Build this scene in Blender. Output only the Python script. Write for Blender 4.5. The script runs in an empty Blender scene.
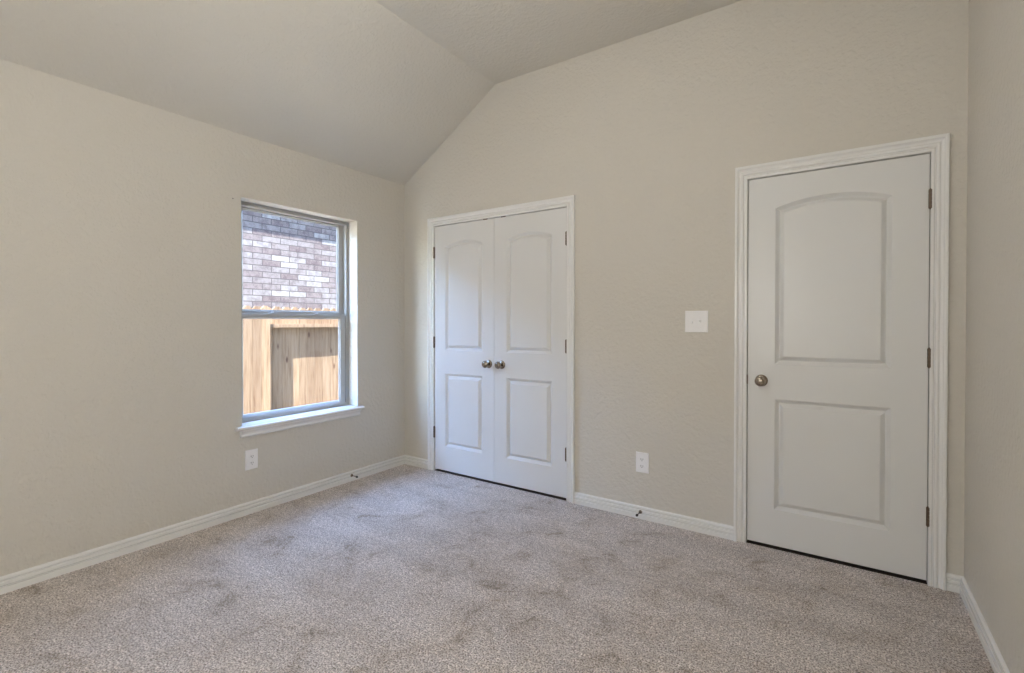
import bpy, bmesh, math, random
from mathutils import Vector, Matrix

S = bpy.context.scene
COL = S.collection
random.seed(7)

# ------------------------------------------------------------------ camera
cam_d = bpy.data.cameras.new('camera')
cam_d.sensor_width = 36.0
cam_d.lens = 486.06 / 1024 * 36.0
cam_d.shift_y = -9.925 / 1024
cam_d.clip_start = 0.02
cam = bpy.data.objects.new('camera', cam_d)
COL.objects.link(cam)
cam.location = (3.1856, -3.0094, 1.2450)
cam.rotation_euler = (math.radians(90 - 0.5013), math.radians(-0.0277), math.radians(34.1574))
S.camera = cam

# ------------------------------------------------------------------ light
S.view_settings.view_transform = 'Standard'
S.view_settings.look = 'None'
S.view_settings.gamma = 1.0
S.view_settings.use_curve_mapping = False
S.view_settings.exposure = 0.0

SUN_TRAVEL = Vector((-1.0, 2.9, -3.7)).normalized()
W = bpy.data.worlds.new('daylight_sky')
S.world = W
W.use_nodes = True
wn = W.node_tree
wn.nodes.clear()
sky = wn.nodes.new('ShaderNodeTexSky')
sky.sky_type = 'NISHITA'
sky.sun_disc = False
sky.sun_elevation = math.asin(-SUN_TRAVEL.z)
sky.sun_rotation = math.atan2(-SUN_TRAVEL.x, -SUN_TRAVEL.y)
sky.air_density = 1.0
sky.dust_density = 0.3
sky.ozone_density = 3.5
bg = wn.nodes.new('ShaderNodeBackground')
# the open western sky over the neighbour's roof (the side the window faces) is the brighter half
SKY_EAST, SKY_WEST = 0.95, 6.0
wtc = wn.nodes.new('ShaderNodeTexCoord')
wsep = wn.nodes.new('ShaderNodeSeparateXYZ')
wmr = wn.nodes.new('ShaderNodeMapRange')
wmr.interpolation_type = 'SMOOTHSTEP'
wmr.inputs['From Min'].default_value = -0.45
wmr.inputs['From Max'].default_value = 0.05
wmr.inputs['To Min'].default_value = SKY_WEST
wmr.inputs['To Max'].default_value = SKY_EAST
wn.links.new(wtc.outputs['Generated'], wsep.inputs[0])
wn.links.new(wsep.outputs['X'], wmr.inputs['Value'])
wn.links.new(wmr.outputs['Result'], bg.inputs['Strength'])
wo = wn.nodes.new('ShaderNodeOutputWorld')
wn.links.new(sky.outputs['Color'], bg.inputs['Color'])
wn.links.new(bg.outputs['Background'], wo.inputs['Surface'])

sun_d = bpy.data.lights.new('sun', 'SUN')
sun_d.energy = 37.0
sun_d.angle = math.radians(0.53)
sun_d.color = (1.0, 1.0, 0.98)
sun = bpy.data.objects.new('sun', sun_d)
COL.objects.link(sun)
sun.location = (6, -12, 18)
sun.rotation_euler = SUN_TRAVEL.to_track_quat('-Z', 'Y').to_euler()

MIDDLE_LAMP, REAR_FILL = 54.0, 128.0  # the rear one is an unseen fill lamp, added to brighten the room
LAMP_COLOR = (1.0, 0.995, 0.955)

# ------------------------------------------------------------------ node helpers
def new_mat(name):
    m = bpy.data.materials.new(name)
    m.use_nodes = True
    nt = m.node_tree
    b = nt.nodes['Principled BSDF']
    return m, nt, b

def node(nt, typ, **kw):
    n = nt.nodes.new(typ)
    for k, v in kw.items():
        if k in n.inputs.keys():
            n.inputs[k].default_value = v
        else:
            setattr(n, k, v)
    return n

def coords(nt, scale=(1, 1, 1)):
    t = node(nt, 'ShaderNodeTexCoord')
    mp = node(nt, 'ShaderNodeMapping')
    mp.inputs['Scale'].default_value = scale
    nt.links.new(t.outputs['Object'], mp.inputs['Vector'])
    return mp.outputs['Vector']

def noise(nt, vec, scale, detail=2.0, rough=0.5):
    n = node(nt, 'ShaderNodeTexNoise')
    n.inputs['Scale'].default_value = scale
    n.inputs['Detail'].default_value = detail
    n.inputs['Roughness'].default_value = rough
    nt.links.new(vec, n.inputs['Vector'])
    return n.outputs['Fac']

def ramp(nt, fac, stops, interp='LINEAR'):
    r = node(nt, 'ShaderNodeValToRGB')
    r.color_ramp.interpolation = interp
    e = r.color_ramp.elements
    while len(e) < len(stops):
        e.new(0.5)
    for i, (p, c) in enumerate(stops):
        e[i].position = p
        e[i].color = (c[0], c[1], c[2], 1) if hasattr(c, '__len__') else (c, c, c, 1)
    nt.links.new(fac, r.inputs['Fac'])
    return r.outputs['Color']

def mix(nt, a, b, fac, mode='MIX'):
    n = node(nt, 'ShaderNodeMix', data_type='RGBA', blend_type=mode)
    for sock, v in ((n.inputs[0], fac), (n.inputs[6], a), (n.inputs[7], b)):
        if hasattr(v, 'is_linked'):
            nt.links.new(v, sock)
        elif isinstance(v, tuple):
            sock.default_value = (v[0], v[1], v[2], 1)
        else:
            sock.default_value = v
    return n.outputs[2]

def bump(nt, b, height, strength, dist):
    n = node(nt, 'ShaderNodeBump')
    n.inputs['Strength'].default_value = strength
    n.inputs['Distance'].default_value = dist
    nt.links.new(height, n.inputs['Height'])
    nt.links.new(n.outputs['Normal'], b.inputs['Normal'])
    return n

# ------------------------------------------------------------------ materials
def plaster(name, col, rough=0.75, strength=0.62):
    m, nt, b = new_mat(name)
    v = coords(nt)
    f = noise(nt, v, 1.6, 2.0)
    c = mix(nt, tuple(x * 0.975 for x in col), tuple(min(1, x * 1.02) for x in col), f)
    nt.links.new(c, b.inputs['Base Color'])
    b.inputs['Roughness'].default_value = rough
    b.inputs['Specular IOR Level'].default_value = 0.35
    h1 = noise(nt, v, 74.0, 2.0, 0.5)
    h2 = ramp(nt, noise(nt, v, 38.0, 2.0, 0.5), [(0.42, 0.0), (0.62, 1.0)])
    h = mix(nt, h1, h2, 0.45)
    bump(nt, b, h, strength, 0.0055)
    return m

def painted(name, col, rough=0.38, spec=0.5):
    m, nt, b = new_mat(name)
    v = coords(nt)
    f = noise(nt, v, 5.0, 3.0)
    c = mix(nt, tuple(x * 0.985 for x in col), col, f)
    nt.links.new(c, b.inputs['Base Color'])
    b.inputs['Roughness'].default_value = rough
    b.inputs['Specular IOR Level'].default_value = spec
    bump(nt, b, noise(nt, v, 260.0, 2.0), 0.08, 0.001)
    return m

def metal(name, col, rough=0.3):
    m, nt, b = new_mat(name)
    v = coords(nt, (1, 1, 1))
    f = noise(nt, v, 90.0, 2.0)
    c = mix(nt, tuple(x * 0.85 for x in col), col, f)
    nt.links.new(c, b.inputs['Base Color'])
    b.inputs['Metallic'].default_value = 1.0
    b.inputs['Roughness'].default_value = rough
    return m

M = {}
M['wall'] = plaster('beige_textured_wall_paint', (0.660, 0.626, 0.565))
M['ceiling'] = plaster('pale_textured_ceiling_paint', (0.66, 0.63, 0.57), 0.8, 0.5)
M['trim'] = painted('white_semi_gloss_trim_paint', (0.85, 0.845, 0.83), 0.26, 0.6)
M['door'] = painted('white_semi_gloss_door_paint', (0.755, 0.755, 0.745), 0.34)
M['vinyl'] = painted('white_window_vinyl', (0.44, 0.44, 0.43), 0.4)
M['plastic'] = painted('white_switch_plastic', (0.93, 0.92, 0.93), 0.25)
M['slot'] = painted('dark_slot', (0.05, 0.05, 0.05), 0.6)
M['nickel'] = metal('satin_nickel', (0.34, 0.29, 0.24), 0.2)
M['bronze'] = metal('dull_bronze_hinge', (0.17, 0.13, 0.10), 0.35)
M['gap_shade'] = painted('dark_brown_gap_shade', (0.022, 0.013, 0.009), 0.6)  # near-black colour stands in for the shade under the doors
M['rubber'] = painted('black_rubber', (0.012, 0.012, 0.012), 0.6)

def carpet_mat():
    m, nt, b = new_mat('taupe_fleck_cut_pile_carpet')
    v = coords(nt)
    fine = noise(nt, v, 150.0, 3.0, 0.75)
    mid = noise(nt, v, 48.0, 2.0, 0.6)
    flecks = ramp(nt, fine, [(0.34, (0.13, 0.105, 0.088)), (0.45, (0.38, 0.325, 0.295)), (0.53, (0.70, 0.63, 0.585)), (0.66, (0.93, 0.87, 0.83))])
    c = mix(nt, flecks, ramp(nt, mid, [(0.35, 0.82), (0.65, 1.15)]), 1.0, 'MULTIPLY')
    # pile brushed in different directions: footprints and vacuum strokes
    wv = coords(nt, (1.0, 1.0, 1.0))
    warp = node(nt, 'ShaderNodeTexNoise')
    warp.inputs['Scale'].default_value = 5.0
    warp.inputs['Detail'].default_value = 5.0
    warp.inputs['Roughness'].default_value = 0.7
    warp.inputs['Distortion'].default_value = 0.6
    nt.links.new(wv, warp.inputs['Vector'])
    patch = ramp(nt, warp.outputs['Fac'], [(0.32, (0.64, 0.60, 0.54)), (0.41, (0.93, 0.91, 0.89)), (0.54, (1.06, 1.06, 1.07))])
    sv = coords(nt, (0.6, 3.0, 1.0))
    stroke = ramp(nt, noise(nt, sv, 2.2, 2.0, 0.5), [(0.38, 0.93), (0.6, 1.05)])
    c = mix(nt, c, patch, 1.0, 'MULTIPLY')
    c = mix(nt, c, stroke, 1.0, 'MULTIPLY')
    nt.links.new(c, b.inputs['Base Color'])
    b.inputs['Roughness'].default_value = 0.95
    b.inputs['Specular IOR Level'].default_value = 0.1
    b.inputs['Sheen Weight'].default_value = 0.15
    h = mix(nt, fine, mid, 0.4)
    bump(nt, b, h, 0.9, 0.008)
    return m
M['carpet'] = carpet_mat()

def cedar_mat():
    m, nt, b = new_mat('new_cedar_boards')
    v = coords(nt, (6, 14, 0.9))
    oi = node(nt, 'ShaderNodeObjectInfo')
    off = node(nt, 'ShaderNodeVectorMath', operation='ADD')
    sc = node(nt, 'ShaderNodeMath', operation='MULTIPLY')
    sc.inputs[1].default_value = 37.0
    nt.links.new(oi.outputs['Random'], sc.inputs[0])
    nt.links.new(v, off.inputs[0])
    nt.links.new(sc.outputs[0], off.inputs[1])
    g = noise(nt, off.outputs[0], 3.0, 5.0, 0.65)
    c = ramp(nt, g, [(0.30, (0.120, 0.064, 0.034)), (0.42, (0.215, 0.140, 0.084)), (0.60, (0.275, 0.194, 0.126))])
    tint = ramp(nt, oi.outputs['Random'], [(0.0, (0.80, 0.74, 0.70)), (0.5, (1.0, 0.98, 0.96)), (1.0, (1.10, 1.06, 1.0))])
    c = mix(nt, c, tint, 1.0, 'MULTIPLY')
    # knots
    kv = coords(nt, (1.0, 9.0, 3.2))
    off2 = node(nt, 'ShaderNodeVectorMath', operation='ADD')
    nt.links.new(kv, off2.inputs[0])
    nt.links.new(sc.outputs[0], off2.inputs[1])
    vo = node(nt, 'ShaderNodeTexVoronoi')
    vo.inputs['Scale'].default_value = 0.9
    nt.links.new(off2.outputs[0], vo.inputs['Vector'])
    k = ramp(nt, vo.outputs['Distance'], [(0.05, 1.0), (0.13, 0.0)])
    c = mix(nt, c, (0.075, 0.028, 0.012), k)
    nt.links.new(c, b.inputs['Base Color'])
    b.inputs['Roughness'].default_value = 0.8
    bump(nt, b, g, 0.3, 0.002)
    return m
M['cedar'] = cedar_mat()

def brick_mat():
    m, nt, b = new_mat('whitewashed_grey_brick')
    t = node(nt, 'ShaderNodeTexCoord')
    sp = node(nt, 'ShaderNodeSeparateXYZ')
    cb = node(nt, 'ShaderNodeCombineXYZ')
    nt.links.new(t.outputs['Object'], sp.inputs[0])
    nt.links.new(sp.outputs['Y'], cb.inputs['X'])
    nt.links.new(sp.outputs['Z'], cb.inputs['Y'])
    br = node(nt, 'ShaderNodeTexBrick')
    br.inputs['Scale'].default_value = 1.0
    br.inputs['Brick Width'].default_value = 0.248
    br.inputs['Row Height'].default_value = 0.0775
    br.inputs['Mortar Size'].default_value = 0.0058
    br.inputs['Mortar Smooth'].default_value = 0.25
    br.inputs['Color1'].default_value = (0, 0, 0, 1)
    br.inputs['Color2'].default_value = (1, 1, 1, 1)
    br.inputs['Mortar'].default_value = (0.5, 0.5, 0.5, 1)
    nt.links.new(cb.outputs[0], br.inputs['Vector'])
    tone = ramp(nt, br.outputs['Color'], [(0.0, (0.140, 0.108, 0.108)), (0.3, (0.172, 0.140, 0.138)), (0.6, (0.197, 0.170, 0.168)), (0.8, (0.235, 0.214, 0.210)), (1.0, (0.305, 0.287, 0.278))])
    v = coords(nt, (1, 1, 1))
    blot = ramp(nt, noise(nt, v, 11.0, 5.0, 0.7), [(0.35, (0.62, 0.58, 0.60)), (0.55, (1.0, 1.0, 1.0)), (0.75, (1.15, 1.15, 1.17))])
    c = mix(nt, tone, blot, 1.0, 'MULTIPLY')
    c = mix(nt, c, (0.075, 0.062, 0.062), br.outputs['Fac'])
    nt.links.new(c, b.inputs['Base Color'])
    b.inputs['Roughness'].default_value = 0.9
    inv = ramp(nt, br.outputs['Fac'], [(0.0, 1.0), (1.0, 0.0)])
    bump(nt, b, inv, 0.5, 0.006)
    return m
M['brick'] = brick_mat()

def ground_mat():
    m, nt, b = new_mat('dry_side_yard_soil')
    v = coords(nt)
    c = ramp(nt, noise(nt, v, 7.0, 6.0, 0.7), [(0.3, (0.52, 0.48, 0.40)), (0.55, (0.66, 0.61, 0.52)), (0.75, (0.75, 0.70, 0.60))])
    nt.links.new(c, b.inputs['Base Color'])
    b.inputs['Roughness'].default_value = 1.0
    bump(nt, b, noise(nt, v, 30.0, 5.0), 0.7, 0.03)
    return m
M['ground'] = ground_mat()

def shingle_mat():
    m, nt, b = new_mat('grey_asphalt_shingle')
    v = coords(nt)
    c = ramp(nt, noise(nt, v, 40.0, 4.0, 0.7), [(0.3, (0.06, 0.055, 0.05)), (0.7, (0.20, 0.19, 0.18))])
    nt.links.new(c, b.inputs['Base Color'])
    b.inputs['Roughness'].default_value = 0.95
    return m
M['shingle'] = shingle_mat()

def glass_mat():
    m, nt, b = new_mat('clear_window_glass')
    nt.nodes.remove(b)
    out = nt.nodes['Material Output']
    tr = node(nt, 'ShaderNodeBsdfTransparent')
    tr.inputs['Color'].default_value = (0.955, 0.975, 0.975, 1)
    gl = node(nt, 'ShaderNodeBsdfGlossy')
    gl.inputs['Roughness'].default_value = 0.02
    fr = node(nt, 'ShaderNodeFresnel')
    fr.inputs['IOR'].default_value = 1.35
    mx = node(nt, 'ShaderNodeMixShader')
    nt.links.new(fr.outputs[0], mx.inputs[0])
    nt.links.new(tr.outputs[0], mx.inputs[1])
    nt.links.new(gl.outputs[0], mx.inputs[2])
    nt.links.new(mx.outputs[0], out.inputs['Surface'])
    return m
M['glass'] = glass_mat()

def lamp_mat(strength):
    m, nt, b = new_mat('lit_frosted_lamp_glass')
    b.inputs['Base Color'].default_value = (0.9, 0.88, 0.82, 1)
    b.inputs['Emission Color'].default_value = (*LAMP_COLOR, 1)
    b.inputs['Emission Strength'].default_value = strength
    return m

# ------------------------------------------------------------------ mesh helpers
def obj(name, bm, mat, parent=None, loc=(0, 0, 0), smooth=False, fix=True):
    if fix:
        bmesh.ops.recalc_face_normals(bm, faces=bm.faces)
    me = bpy.data.meshes.new(name)
    bm.to_mesh(me)
    bm.free()
    me.materials.append(mat)
    if smooth:
        for p in me.polygons:
            p.use_smooth = True
        me.set_sharp_from_angle(angle=math.radians(38))
    o = bpy.data.objects.new(name, me)
    COL.objects.link(o)
    o.location = loc
    if parent:
        o.parent = parent
    return o

def struct(o, label=None):
    o['kind'] = 'structure'
    if label:
        o['label'] = label
    return o

def thing(name, label, cat, loc=(0, 0, 0), rz=0.0, group=None):
    o = bpy.data.objects.new(name, None)
    o.empty_display_size = 0.05
    COL.objects.link(o)
    o.location = loc
    o.rotation_euler = (0, 0, rz)
    o['label'] = label
    o['category'] = cat
    if group:
        o['group'] = group
    return o

def box(bm, x0, x1, y0, y1, z0, z1, bev=0.0, seg=2):
    vs = [bm.verts.new((x, y, z)) for x in (x0, x1) for y in (y0, y1) for z in (z0, z1)]
    f = [(0, 1, 3, 2), (4, 6, 7, 5), (0, 4, 5, 1), (2, 3, 7, 6), (0, 2, 6, 4), (1, 5, 7, 3)]
    fs = [bm.faces.new([vs[i] for i in q]) for q in f]
    if bev > 0:
        es = list({e for fc in fs for e in fc.edges})
        bmesh.ops.recalc_face_normals(bm, faces=fs)
        bmesh.ops.bevel(bm, geom=es, offset=bev, segments=seg, profile=0.5, affect='EDGES')

def prism(bm, pts, fn, a, b):
    """pts: closed 2-D outline; fn(u, v, t) -> xyz; extruded for t from a to b."""
    A = [bm.verts.new(fn(u, v, a)) for u, v in pts]
    B = [bm.verts.new(fn(u, v, b)) for u, v in pts]
    n = len(pts)
    for i in range(n):
        j = (i + 1) % n
        bm.faces.new((A[i], A[j], B[j], B[i]))
    bm.faces.new(A[::-1])
    bm.faces.new(B)

def sweep(bm, prof, path, closed=False):
    """prof: [(w, h)]; path: [callable (w, h) -> xyz] one per corner (gives mitres)."""
    rings = [[bm.verts.new(c(w, h)) for w, h in prof] for c in path]
    m = len(rings)
    n = len(prof)
    for k in range(m if closed else m - 1):
        R, Q = rings[k], rings[(k + 1) % m]
        for i in range(n):
            j = (i + 1) % n
            bm.faces.new((R[i], R[j], Q[j], Q[i]))
    if not closed:
        bm.faces.new(rings[0])
        bm.faces.new(rings[-1][::-1])

def lathe(bm, prof, axis='-y', seg=32, at=(0, 0, 0)):
    """prof: [(r, t)] from wall outwards along axis."""
    rings = []
    for r, t in prof:
        ring = []
        for k in range(seg):
            a = 2 * math.pi * k / seg
            c, s = r * math.cos(a), r * math.sin(a)
            if axis == '-y':
                p = (c, -t, s)
            elif axis == '-z':
                p = (c, s, -t)
            elif axis == 'z':
                p = (c, s, t)
            ring.append(bm.verts.new(Vector(p) + Vector(at)))
        rings.append(ring)
    for R, Q in zip(rings, rings[1:]):
        for i in range(seg):
            j = (i + 1) % seg
            bm.faces.new((R[i], R[j], Q[j], Q[i]))
    bm.faces.new(rings[0])
    bm.faces.new(rings[-1][::-1])

def BM():
    return bmesh.new()

# ------------------------------------------------------------------ dimensions
XR = 3.656           # right wall
YR = -4.20           # wall behind the camera
H1, H2, RX = 2.447, 3.061, 0.994
WT = 0.20            # wall thickness
DT = 2.045           # door head
WY0, WY1, WZ0, WZ1 = -1.404, -0.503, 0.576, 2.048   # window opening

def ceil_z(x):
    return H1 + (H2 - H1) * x / RX if x < RX else H2

# ------------------------------------------------------------------ room shell
bm = BM()
box(bm, -WT, XR + WT, YR - WT, WT, -0.12, 0.0)
struct(obj('floor', bm, M['carpet']), 'taupe flecked cut pile carpet with brushed patches')

# left wall with the window opening
bm = BM()
ys = [YR - WT, WY0, WY1, WT]
zs = [-0.12, WZ0, WZ1, H1]
for i in range(3):
    for j in range(3):
        if i == 1 and j == 1:
            continue
        for x in (0.0, -WT):
            bm.faces.new([bm.verts.new((x, ys[i + a], zs[j + b])) for a, b in ((0, 0), (1, 0), (1, 1), (0, 1))])
def quad(bm, *p):
    bm.faces.new([bm.verts.new(q) for q in p])
quad(bm, (0, WY0, WZ0), (0, WY1, WZ0), (-WT, WY1, WZ0), (-WT, WY0, WZ0))
quad(bm, (0, WY0, WZ1), (0, WY1, WZ1), (-WT, WY1, WZ1), (-WT, WY0, WZ1))
quad(bm, (0, WY0, WZ0), (0, WY0, WZ1), (-WT, WY0, WZ1), (-WT, WY0, WZ0))
quad(bm, (0, WY1, WZ0), (0, WY1, WZ1), (-WT, WY1, WZ1), (-WT, WY1, WZ0))
for y in (YR - WT, WT):
    quad(bm, (0, y, -0.12), (-WT, y, -0.12), (-WT, y, H1), (0, y, H1))
quad(bm, (0, YR - WT, H1), (0, WT, H1), (-WT, WT, H1), (-WT, YR - WT, H1))
quad(bm, (0, YR - WT, -0.12), (0, WT, -0.12), (-WT, WT, -0.12), (-WT, YR - WT, -0.12))
bmesh.ops.remove_doubles(bm, verts=bm.verts, dist=1e-5)
struct(obj('wall_left', bm, M['wall']), 'beige textured wall with the window')

# back wall: openings for closet and bedroom door are recesses with a drywall back
CL0, CL1 = 0.352, 1.611        # closet jamb inner faces
BD0, BD1 = 2.741, 3.533        # bedroom jamb inner faces
JZ = DT + 0.006
RB = 0.11                      # recess depth
bm = BM()
xs = [-WT, 0.0, CL0, RX if False else CL1, BD0, BD1, XR, XR + WT]
def wall_cell(bm, x0, x1, z0, z1=None, y=0.0):
    if z1 is None:
        pts = [(x0, y, z0), (x1, y, z0), (x1, y, ceil_z(max(x1, 0)))]
        if x0 < RX < x1:
            pts.append((RX, y, H2))
        pts.append((x0, y, ceil_z(max(x0, 0))))
    else:
        pts = [(x0, y, z0), (x1, y, z0), (x1, y, z1), (x0, y, z1)]
    quad(bm, *pts)
wall_cell(bm, 0.0, CL0, -0.0)
wall_cell(bm, CL0, CL1, JZ)
wall_cell(bm, CL1, BD0, 0.0)
wall_cell(bm, BD0, BD1, JZ)
wall_cell(bm, BD1, XR, 0.0)
for a, b in ((CL0, CL1), (BD0, BD1)):
    quad(bm, (a, 0, 0), (a, RB, 0), (a, RB, JZ), (a, 0, JZ))
    quad(bm, (b, 0, 0), (b, RB, 0), (b, RB, JZ), (b, 0, JZ))
    quad(bm, (a, 0, JZ), (b, 0, JZ), (b, RB, JZ), (a, RB, JZ))
    quad(bm, (a, RB, 0), (b, RB, 0), (b, RB, JZ), (a, RB, JZ))
# rear face, ends
quad(bm, (0, WT, 0), (XR, WT, 0), (XR, WT, H2), (RX, WT, H2), (0, WT, H1))
quad(bm, (0, 0, 0), (0, WT, 0), (0, WT, H1), (0, 0, H1))
quad(bm, (XR, 0, 0), (XR, WT, 0), (XR, WT, H2), (XR, 0, H2))
quad(bm, (0, 0, H1), (0, WT, H1), (RX, WT, H2), (RX, 0, H2))
quad(bm, (RX, 0, H2), (RX, WT, H2), (XR, WT, H2), (XR, 0, H2))
for a, b in ((0, CL0), (CL1, BD0), (BD1, XR)):
    quad(bm, (a, 0, 0), (b, 0, 0), (b, WT, 0), (a, WT, 0))
for a, b in ((CL0, CL1), (BD0, BD1)):
    quad(bm, (a, RB, 0), (b, RB, 0), (b, WT, 0), (a, WT, 0))
bmesh.ops.remove_doubles(bm, verts=bm.verts, dist=1e-5)
struct(obj('wall_back', bm, M['wall']), 'beige textured gable wall with the closet and the bedroom door')

bm = BM()
box(bm, XR, XR + WT, YR - WT, WT, -0.12, H2)
struct(obj('wall_right', bm, M['wall']), 'beige textured wall at the right edge')
bm = BM()
prism(bm, [(0, 0), (XR, 0), (XR, H2), (RX, H2), (0, H1)], lambda u, v, t: (u, t, v), YR - WT, YR)
struct(obj('wall_rear', bm, M['wall']), 'beige textured wall behind the viewer')

# ceiling: sloped part over the window wall, flat part over the rest
bm = BM()
th = 0.16
prism(bm, [(-WT, H1), (0, H1), (RX, H2), (XR + WT, H2), (XR + WT, H2 + th), (RX - 0.05, H2 + th), (-WT, H1 + th)],
      lambda u, v, t: (u, t, v), YR - WT, WT)
struct(obj('ceiling', bm, M['ceiling']), 'pale textured ceiling, sloped on the window side and flat beyond the crease')

# ------------------------------------------------------------------ baseboards
BB = [(0, 0.0), (0.0180, 0.0), (0.0180, 0.0270), (0.0165, 0.0295), (0.0075, 0.0300), (0.0075, 0.0345), (0.0140, 0.0375),
      (0.0170, 0.0395), (0.0170, 0.0530), (0.0155, 0.0550), (0.0070, 0.0555), (0.0070, 0.0595), (0.0125, 0.0625), (0.0135, 0.0700),
      (0.0110, 0.0755), (0.0060, 0.0785), (0, 0.0795)]
BB = [(a * 0.86, h * 0.98) for a, h in BB]
def baseboard(name, corners, label):
    bm = BM()
    sweep(bm, BB, corners)
    return struct(obj(name, bm, M['trim'], smooth=False), label)
CC0, CC1 = 0.297, 1.669        # closet casing outer
BC0, BC1 = 2.682, 3.594        # bedroom casing outer
# window wall and the short return beside the closet mitre at the corner
baseboard('baseboard_left', [lambda w, h: (w, YR, h), lambda w, h: (w, -w, h)], 'white ribbed baseboard along the window wall')
baseboard('baseboard_back', [lambda w, h: (w, -w, h), lambda w, h: (CC0, -w, h)], 'short white baseboard between the corner and the closet')
baseboard('baseboard_back', [lambda w, h: (CC1, -w, h), lambda w, h: (BC0, -w, h)], 'white baseboard between the closet and the bedroom door')
baseboard('baseboard_back', [lambda w, h: (BC1, -w, h), lambda w, h: (XR - w, -w, h)], 'short white baseboard right of the bedroom door')
baseboard('baseboard_right', [lambda w, h: (XR - w, -w, h), lambda w, h: (XR - w, YR, h)], 'white baseboard along the right wall')
baseboard('baseboard_rear', [lambda w, h: (w, YR + w, h), lambda w, h: (XR - w, YR + w, h)], 'white baseboard on the rear wall')

# ------------------------------------------------------------------ door casings (mitred) and jambs
def casing_profile(w):
    k = w / 0.060
    pts = [(0, 0), (0, 0.0105), (0.0020, 0.0125), (0.0090, 0.0130), (0.0115, 0.0120), (0.0140, 0.0065), (0.0175, 0.0065),
           (0.0200, 0.0130), (0.0225, 0.0145), (0.0265, 0.0148), (0.0290, 0.0135), (0.0330, 0.0095), (0.0370, 0.0095), (0.0430, 0.0135),
           (0.0465, 0.0200), (0.0485, 0.0215), (0.0570, 0.0215), (0.0592, 0.0198), (0.060, 0.0170), (0.060, 0)]
    return [(a * k, h) for a, h in pts]
def casing(name, x0, x1, zt, xo0, xo1, label):
    """x0/x1/zt: inner edge; xo0/xo1: outer edge."""
    bm = BM()
    w = (x0 - xo0 + xo1 - x1) / 2
    sweep(bm, casing_profile(w), [
        lambda a, h: (x0 - a, -h, 0.0), lambda a, h: (x0 - a, -h, zt + a * 1.14),
        lambda a, h: (x1 + a, -h, zt + a * 1.14), lambda a, h: (x1 + a, -h, 0.0)])
    o = struct(obj(name, bm, M['trim']), label)
    # jamb lining with stop, a child of the trim
    b2 = BM()
    jt = 0.0045
    for s, xx in ((1, x0), (-1, x1)):
        pass
    prism(b2, [(0, 0), (0.004, 0), (0.004, 0.046), (0.014, 0.046), (0.014, RB - 0.001), (0, RB - 0.001)],
          lambda u, v, t: (x0 - 0.0035 + u, v, t), 0.0, zt + 0.003)
    prism(b2, [(0, 0), (0.004, 0), (0.004, 0.046), (0.014, 0.046), (0.014, RB - 0.001), (0, RB - 0.001)],
          lambda u, v, t: (x1 + 0.0035 - u, v, t), 0.0, zt + 0.003)
    prism(b2, [(0, 0), (0.004, 0), (0.004, 0.046), (0.014, 0.046), (0.014, RB - 0.001), (0, RB - 0.001)],
          lambda u, v, t: (t, v, zt + 0.0035 - u), x0, x1)
    obj('door_jamb', b2, M['trim'], o)
    b3 = BM()  # added dark strip that paints the black shade in the gap under the door
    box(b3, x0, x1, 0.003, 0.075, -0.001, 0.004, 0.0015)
    obj('gap_shade_strip', b3, M['gap_shade'], o)
    return o
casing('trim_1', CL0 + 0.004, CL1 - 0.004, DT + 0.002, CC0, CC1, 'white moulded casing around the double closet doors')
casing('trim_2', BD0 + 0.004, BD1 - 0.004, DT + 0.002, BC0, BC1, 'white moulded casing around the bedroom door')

# ------------------------------------------------------------------ moulded two-panel doors
def panel_outline(x0, x1, z0, z1, rise, d, n=18):
    """outline inset by d; arched top when rise > 0. Counter-clockwise seen from the room."""
    a0, a1, b0 = x0 + d, x1 - d, z0 + d
    if rise <= 0:
        return [(a0, b0), (a1, b0), (a1, z1 - d), (a0, z1 - d)]
    w = (x1 - x0) / 2
    R = (w * w + rise * rise) / (2 * rise)
    xc, zc = (x0 + x1) / 2, z1 + rise - R
    r = R - d
    pts = [(a0, b0), (a1, b0)]
    for k in range(n + 1):
        x = a1 + (a0 - a1) * k / n
        pts.append((x, zc + math.sqrt(r * r - (x - xc) ** 2)))
    return pts

MOULD = [(0.0, 0.0), (0.0015, 0.0012), (0.0170, 0.0175), (0.0190, 0.0188), (0.0215, 0.0188), (0.0235, 0.0178), (0.0400, 0.0020), (0.0430, 0.0004)]

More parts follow.
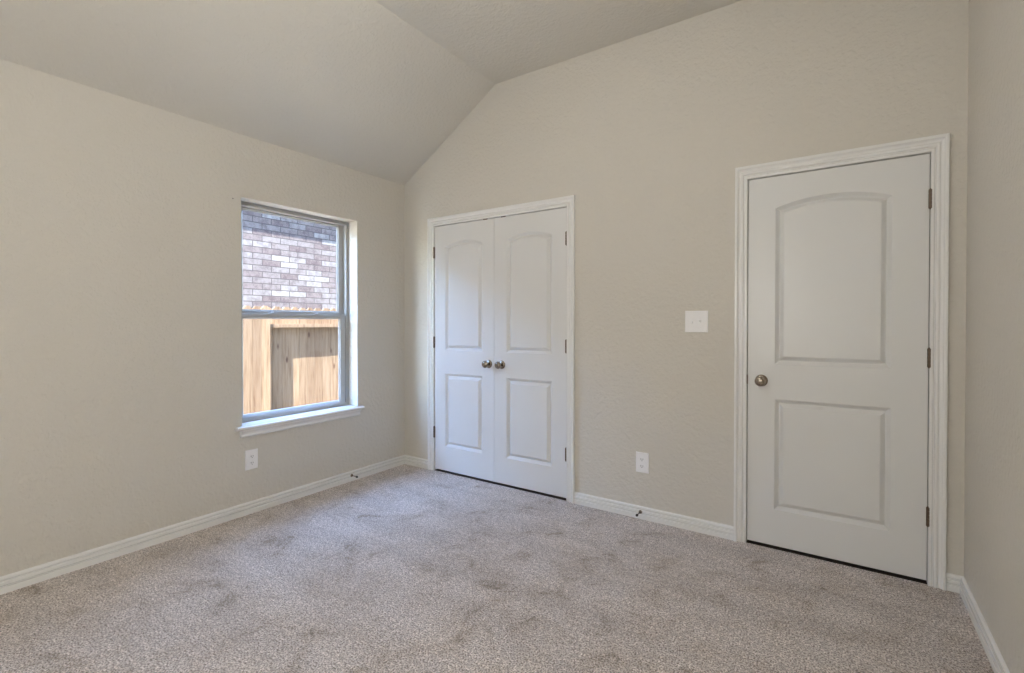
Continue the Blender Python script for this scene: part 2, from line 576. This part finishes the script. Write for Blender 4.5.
def door_slab(width, height, panels, t=0.035):
    """front at y=0 facing -y, origin at the lower left corner."""
    bm = BM()
    x0, x1 = panels[0][0], panels[0][1]
    def q(a, b, c, d):
        quad(bm, *[(p[0], 0, p[1]) for p in (a, b, c, d)])
    q((0, 0), (x0, 0), (x0, height), (0, height))
    q((x1, 0), (width, 0), (width, height), (x1, height))
    ps = sorted(panels, key=lambda p: p[2])
    q((x0, 0), (x1, 0), (x1, ps[0][2]), (x0, ps[0][2]))
    q((x0, ps[0][3]), (x1, ps[0][3]), (x1, ps[1][2]), (x0, ps[1][2]))
    top = panel_outline(*ps[1], 0.0)[2:]
    for a, b in zip(top, top[1:]):
        q(b, a, (a[0], height), (b[0], height))
    for p in ps:
        loops = []
        for d, dep in MOULD:
            loops.append([bm.verts.new((x, dep, z)) for x, z in panel_outline(*p, d)])
        for A, B in zip(loops, loops[1:]):
            n = len(A)
            for i in range(n):
                j = (i + 1) % n
                bm.faces.new((A[i], A[j], B[j], B[i]))
        bm.faces.new(loops[-1])
    quad(bm, (0, t, 0), (width, t, 0), (width, t, height), (0, t, height))
    quad(bm, (0, 0, 0), (0, t, 0), (0, t, height), (0, 0, height))
    quad(bm, (width, 0, 0), (width, t, 0), (width, t, height), (width, 0, height))
    quad(bm, (0, 0, 0), (width, 0, 0), (width, t, 0), (0, t, 0))
    quad(bm, (0, 0, height), (width, 0, height), (width, t, height), (0, t, height))
    bmesh.ops.remove_doubles(bm, verts=bm.verts, dist=1e-5)
    return bm

Z0 = 0.019
PZ = (0.218 - Z0, 0.825 - Z0, 1.017 - Z0, 1.868 - Z0, 0.040)

def make_door(name, xl, xr, pxl, pxr, knob_x, hinge_x, label, rise):
    h = DT - Z0 - 0.003
    panels = [(pxl - xl, pxr - xl, PZ[0], PZ[1], 0.0), (pxl - xl, pxr - xl, PZ[2], PZ[3], rise)]
    d = obj(name, door_slab(xr - xl, h, panels), M['door'], loc=(xl, 0.0005, Z0))
    struct(d, label)
    # knob: rose, neck and ball
    kb = BM()
    lathe(kb, [(0.0315, 0.0), (0.0325, 0.002), (0.0315, 0.005), (0.027, 0.0085), (0.018, 0.0105), (0.0125, 0.0125), (0.0115, 0.0200),
               (0.0120, 0.0265), (0.0160, 0.0315), (0.0225, 0.0375), (0.0268, 0.0445), (0.0280, 0.0510), (0.0268, 0.0570),
               (0.0225, 0.0625), (0.0150, 0.0660), (0.006, 0.0674), (0.0008, 0.0676)], '-y', 32)
    obj('door_knob', kb, M['nickel'], d, loc=(knob_x - xl, 0, 0.923 - Z0), smooth=True)
    for hz in (1.827, 1.078, 0.326):
        hb = BM()
        s = 1 if hinge_x > (xl + xr) / 2 else -1
        # knuckle of five barrels with ball tips, leaf edge behind it
        prof = []
        for k in range(5):
            z0, z1 = -0.045 + k * 0.018, -0.045 + (k + 1) * 0.018
            prof += [(0.0062, z0 + 0.0005), (0.0074, z0 + 0.0012), (0.0074, z1 - 0.0012), (0.0062, z1 - 0.0005)]
        prof = [(0.0015, -0.0500), (0.0042, -0.0480), (0.0042, -0.0460)] + prof + [(0.0042, 0.0460), (0.0042, 0.0480), (0.0015, 0.0500)]
        lathe(hb, prof, 'z', 14, at=(0, -0.0080, 0))
        box(hb, -0.0012, 0.0012, -0.003, 0.030, -0.0445, 0.0445)
        obj('hinge', hb, M['bronze'], d, loc=(hinge_x - xl, 0, hz - Z0), smooth=True)
    return d

d1 = make_door('door_1', 0.363, 0.9755, 0.478, 0.864, 0.928, 0.3602, 'left white closet door leaf with arched panel', 0.036)
d2 = make_door('door_2', 0.9785, 1.600, 1.093, 1.487, 1.050, 1.6032, 'right white closet door leaf with arched panel', 0.038)
d3 = make_door('door_3', 2.749, 3.525, 2.883, 3.387, 2.818, 3.5278, 'white arched two panel bedroom door', 0.045)
# ball catches above the meeting edge of the closet doors
for d, x in ((d1, 0.893), (d2, 1.062)):
    b = BM()
    box(b, -0.020, 0.020, -0.0020, 0.02, -0.004, 0.004, 0.0008)
    c = obj('ball_catch', b, M['bronze'], d, loc=(x - d.location.x, 0, DT - Z0 - 0.001))
b = BM()
box(b, -0.0035, 0.0055, -0.0035, 0.02, -0.026, 0.026, 0.0010)
obj('latch_plate', b, M['bronze'], d3, loc=(-0.0045, 0, 0.925 - Z0))

# ------------------------------------------------------------------ window
win = bpy.data.objects.new('window_1', None)
COL.objects.link(win)
win.location = (0, (WY0 + WY1) / 2, WZ0)
struct(win, 'single hung white vinyl window over a moulded sill')
def wobj(name, bm, mat, parent=win, smooth=False):
    o = obj(name, bm, mat, None, smooth=smooth)
    o.data.transform(Matrix.Translation((0, -(WY0 + WY1) / 2, -WZ0)))
    o.parent = parent
    return o
def rect_frame(bm, y0, y1, z0, z1, prof):
    """prof: [(inset, x)] closed outline swept round the rectangle."""
    sweep(bm, prof, [lambda a, x: (x, y0 + a, z0 + a), lambda a, x: (x, y1 - a, z0 + a),
                     lambda a, x: (x, y1 - a, z1 - a), lambda a, x: (x, y0 + a, z1 - a)], closed=True)
FX = -0.105
bm = BM()
rect_frame(bm, WY0 + .001, WY1 - .001, WZ0 + .001, WZ1 - .001,
           [(0, FX), (0.007, FX), (0.009, FX - 0.004), (0.016, FX - 0.004), (0.018, FX + 0.001), (0.026, FX + 0.001), (0.028, FX - 0.012),
            (0.028, FX - 0.030), (0.034, FX - 0.030), (0.034, FX - 0.055), (0.040, FX - 0.058), (0.040, FX - 0.075), (0, FX - 0.075)])
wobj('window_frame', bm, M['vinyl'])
def sash(name, y0, y1, z0, z1, st, bot, top, xf, depth):
    bm = BM()
    bev = 0.003
    # stiles and rails as mitre-free members with eased inner glazing lip
    def member(ya, yb, za, zb):
        box(bm, xf - depth, xf, ya, yb, za, zb, bev, 2)
    member(y0, y0 + st, z0, z1)
    member(y1 - st, y1, z0, z1)
    member(y0 + st - .001, y1 - st + .001, z0, z0 + bot)
    member(y0 + st - .001, y1 - st + .001, z1 - top, z1)
    # glazing bead
    sweep(bm, [(0, -0.004), (0, -depth + 0.004), (0.009, -depth + 0.008), (0.009, -0.012)],
          [lambda a, x: (xf + x, y0 + st + a - .001, z0 + bot + a - .001), lambda a, x: (xf + x, y1 - st - a + .001, z0 + bot + a - .001),
           lambda a, x: (xf + x, y1 - st - a + .001, z1 - top - a + .001), lambda a, x: (xf + x, y0 + st + a - .001, z1 - top - a + .001)], closed=True)
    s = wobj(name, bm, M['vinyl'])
    g = BM()
    xm = xf - depth / 2 - 0.002
    quad(g, (xm, y0 + st, z0 + bot), (xm, y1 - st, z0 + bot), (xm, y1 - st, z1 - top), (xm, y0 + st, z1 - top))
    gl = wobj('glass_pane', g, M['glass'], s)
    return s
sl = sash('lower_sash', WY0 + 0.019, WY1 - 0.034, WZ0 + 0.006, 1.303, 0.043, 0.028, 0.026, FX - 0.003, 0.026)
su = sash('upper_sash', WY0 + 0.0345, WY1 - 0.0345, 1.290, WZ1 - 0.012, 0.040, 0.034, 0.028, FX - 0.031, 0.024)
for y in (-1.13, -0.78):
    b = BM()
    box(b, FX - 0.024, FX - 0.005, y - 0.028, y + 0.028, 1.303, 1.309, 0.002)
    lathe(b, [(0.011, 0.0), (0.011, 0.006), (0.008, 0.009), (0.001, 0.010)], 'z', 16, at=(FX - 0.014, y, 1.307))
    wobj('sash_lock', b, M['vinyl'], sl, smooth=True)
# sill board with horns, and the moulded apron under it
bm = BM()
pro = [(-0.104, 0), (0.034, 0), (0.040, -0.003), (0.043, -0.009), (0.043, -0.013), (0.040, -0.018), (0.034, -0.021), (0.0, -0.021)]
prism(bm, [(0.0005, 0), (0.034, 0), (0.040, -0.003), (0.043, -0.009), (0.043, -0.013), (0.040, -0.018), (0.034, -0.021), (0.0005, -0.021)],
      lambda u, v, t: (u, t, WZ0 + v), -1.447, -0.466)
box(bm, FX + 0.001, 0.001, WY0 + .0005, WY1 - .0005, WZ0 - 0.018, WZ0 + 0.0015)
wobj('window_sill', bm, M['trim'])
bm = BM()
prism(bm, [(0.0005, -0.021), (0.034, -0.021), (0.034, -0.026), (0.030, -0.033), (0.0235, -0.040), (0.0195, -0.048), (0.0185, -0.054), (0.0215, -0.057),
           (0.0215, -0.063), (0.0175, -0.069), (0.0125, -0.073), (0.0005, -0.074)],
      lambda u, v, t: (u, t, WZ0 + v), -1.418, -0.491)
wobj('window_apron', bm, M['trim'])

# ------------------------------------------------------------------ outlets, switch, door stops
def plate(bm, w, h, t=0.0075):
    b = BM
    hw, hh = w / 2, h / 2
    A = [(-hw, -hh), (hw, -hh), (hw, hh), (-hw, hh)]
    loops = []
    for ins, y in ((0, 0), (0, -0.0045), (0.0015, -0.0065), (0.0040, -t)):
        loops.append([bm.verts.new((x - math.copysign(ins, x), y, z - math.copysign(ins, z))) for x, z in A])
    for P, Q in zip(loops, loops[1:]):
        for i in range(4):
            j = (i + 1) % 4
            bm.faces.new((P[i], P[j], Q[j], Q[i]))
    bm.faces.new(loops[0][::-1])
    bm.faces.new(loops[-1])

def screw(parent, x, z, y=-0.0073):
    b = BM()
    lathe(b, [(0.0034, 0), (0.0034, 0.0006), (0.0022, 0.0014), (0.0004, 0.0016)], '-y', 14)
    s = obj('screw', b, M['plastic'], parent, loc=(x, y, z), smooth=True)

def outlet(label, loc, rz):
    o = thing('electrical_outlet', label, 'outlet', loc, rz)
    b = BM()
    plate(b, 0.082, 0.128)
    obj('cover_plate', b, M['plastic'], o)
    for s in (-1, 1):
        b = BM()
        n = 24
        # receptacle face: circle with flattened top and bottom
        pts = []
        for k in range(n):
            a = 2 * math.pi * k / n
            pts.append((0.0175 * math.cos(a), max(-0.0138, min(0.0138, 0.0175 * math.sin(a)))))
        prism(b, pts, lambda u, v, t: (u, t, v), -0.0060, -0.0100)
        r = obj('receptacle', b, M['plastic'], o, loc=(0, 0, s * 0.0215))
        for dx, hh in ((-0.0064, 0.0048), (0.0064, 0.0040)):
            b = BM()
            box(b, dx - 0.0015, dx + 0.0015, -0.0103, -0.0090, 0.0015 - hh, 0.0015 + hh)
            obj('slot', b, M['slot'], r)
        b = BM()
        lathe(b, [(0.0025, 0.0), (0.0025, 0.0006)], '-y', 12, at=(0, -0.0098, -0.0085))
        obj('ground_hole', b, M['slot'], r)
    screw(o, 0, 0)
    return o
outlet('white duplex outlet on the window wall below the sill', (0, -1.345, 0.350), math.pi / 2)
outlet('white duplex outlet low on the wall between the closet and bedroom door', (2.144, 0, 0.357), 0)

sw = thing('light_switch', 'white double toggle switch plate left of the bedroom door', 'light switch', (2.471, 0, 1.250))
b = BM()
plate(b, 0.131, 0.128)
obj('cover_plate', b, M['plastic'], sw)
for x, up in ((-0.023, -1), (0.023, 1)):
    b = BM()
    box(b, -0.0055, 0.0055, -0.0083, -0.0065, -0.0125, 0.0125, 0.0004)
    # lever leaning up or down
    pts = [(-0.0050, -0.0045), (-0.0050, 0.0045), (-0.0230, 0.0035 + 0.0095 * up), (-0.0250, 0.0005 + 0.0100 * up), (-0.0230, -0.0030 + 0.0095 * up)]
    prism(b, pts, lambda u, v, t: (t, u, v), -0.0042, 0.0042)
    obj('toggle', b, M['plastic'], sw, loc=(x, 0, 0))
    for z in (-0.030, 0.030):
        screw(sw, x, z)

def door_stop(label, loc, rz):
    o = thing('door_stop', label, 'door stop', loc, rz)
    b = BM()
    lathe(b, [(0.0105, 0.0), (0.0115, 0.001), (0.0110, 0.004), (0.0075, 0.0065), (0.0045, 0.0085)], '-y', 20)
    obj('base', b, M['nickel'], o, smooth=True)
    b = BM()
    lathe(b, [(0.0036, 0.006), (0.0036, 0.058), (0.0050, 0.060)], '-y', 14)
    obj('rod', b, M['nickel'], o, smooth=True)
    b = BM()
    lathe(b, [(0.0060, 0.0585), (0.0078, 0.0600), (0.0080, 0.0670), (0.0066, 0.0700), (0.0010, 0.0705)], '-y', 18)
    obj('rubber_tip', b, M['rubber'], o, smooth=True)
    return o
door_stop('metal rod door stop on the window wall baseboard near the corner', (0.0140, -0.572, 0.045), math.pi / 2)
door_stop('metal rod door stop on the baseboard between closet and bedroom door', (2.137, -0.0140, 0.045), 0)

# nail left in the window wall just above and left of the window
b = BM()
lathe(b, [(0.0014, -0.01), (0.0014, 0.004), (0.0032, 0.0042), (0.0032, 0.0055), (0.0005, 0.006)], '-y', 10)
n = obj('nail', b, M['rubber'], loc=(0, -1.456, 2.025), smooth=True)
n.rotation_euler = (0, 0, math.pi / 2)
n['label'] = 'tiny dark nail in the wall just left of the window top'
n['category'] = 'nail'

# ------------------------------------------------------------------ ceiling lamp in the middle of the room, added fill lamp at the rear
def ceiling_lamp(label, x, y, z, strength):
    """globe of r 0.10 centred at z, hung on a short rod from the flat ceiling."""
    lamp = thing('ceiling_light', label, 'ceiling light', (x, y, H2))
    b = BM()
    lathe(b, [(0.070, 0.0), (0.070, 0.010), (0.060, 0.022), (0.012, 0.028)], '-z', 32)
    obj('base', b, M['nickel'], lamp, smooth=True)
    b = BM()
    top = H2 - z - 0.096
    lathe(b, [(0.008, 0.026), (0.008, top - 0.03), (0.035, top - 0.028), (0.037, top + 0.004), (0.030, top + 0.006)], '-z', 20)
    obj('rod', b, M['nickel'], lamp, smooth=True)
    b = BM()
    lathe(b, [(0.10 * math.sin(a), H2 - z - 0.10 * math.cos(a)) for a in [0.29 + k * (math.pi - 0.30) / 14 for k in range(15)]], '-z', 28)
    obj('lamp_shade', b, lamp_mat(strength), lamp, smooth=True)
ceiling_lamp('frosted globe lamp hanging in the middle of the room', 2.00, -1.95, 2.58, MIDDLE_LAMP)
ceiling_lamp('unseen fill lamp added near the rear wall, a frosted globe', 2.40, -3.85, 1.45, REAR_FILL)

# ------------------------------------------------------------------ outside: side yard, fence, neighbour's brick house
GZ = -0.35
bm = BM()
box(bm, -9.0, -WT, -9.0, 9.0, GZ - 0.2, GZ)
g = struct(obj('ground', bm, M['ground']), 'dry ground of the side yard outside the window')

FB = -1.600      # front face of the recessed pickets
FF = -1.495      # front face of the near pickets
YS = -0.372      # where near pickets end
fence = thing('wooden_fence', 'new cedar picket fence outside the window', 'fence', (FB, YS, GZ))
def picket_bm(w, z1, knot=False):
    b = BM()
    c = 0.028
    prism(b, [(-w / 2, 0), (w / 2, 0), (w / 2, z1 - c), (w / 2 - c, z1), (-w / 2 + c, z1), (-w / 2, z1 - c)],
          lambda u, v, t: (t, u, v), -0.016, 0.0)
    return b
y = YS
while y > -3.3:
    w = random.choice((0.086, 0.090, 0.098))
    obj('picket', picket_bm(w - 0.0015, 1.402 - GZ + random.uniform(-.004, .004)), M['cedar'], fence,
        loc=(FF - FB + random.uniform(-.001, .001), y - w / 2 - YS, 0))
    y -= w
y = YS - 0.10
while y < 3.4:
    w = random.choice((0.084, 0.092, 0.102, 0.090))
    obj('picket', picket_bm(w - 0.0015, 1.402 - GZ + random.uniform(-.004, .004)), M['cedar'], fence,
        loc=(random.uniform(-.0015, .0015), y + w / 2 - YS, 0))
    y += w
for z in (1.189, 0.262, -0.14):
    b = BM()
    box(b, 0.0015, 0.0885, -2.9, 3.7, z - GZ, z + 0.038 - GZ, 0.002)
    obj('rail', b, M['cedar'], fence)
for y in (-2.6, 2.1):
    b = BM()
    box(b, -0.110, -0.018, y - 0.045, y + 0.045, 0, 1.35 - GZ, 0.003)
    obj('post', b, M['cedar'], fence)

BX = -3.0
house = thing('brick_house', 'neighbouring house wall of pale whitewashed brick behind the fence', 'house', (BX, 0, GZ))
b = BM()
box(b, -0.25, 0.0, -7.5, 8.5, 0, 2.95 - GZ)
obj('brick_wall', b, M['brick'], house)
b = BM()
box(b, -0.25, 0.12, -7.6, 8.6, 2.86 - GZ, 2.88 - GZ)
box(b, 0.10, 0.12, -7.6, 8.6, 2.84 - GZ, 3.00 - GZ)
obj('eave', b, M['trim'], house)
b = BM()
prism(b, [(0.15, 3.00 - GZ), (0.15, 3.02 - GZ), (-4.0, 5.02 - GZ), (-4.0, 5.00 - GZ)], lambda u, v, t: (u, t, v), -7.7, 8.7)
obj('roof', b, M['shingle'], house)
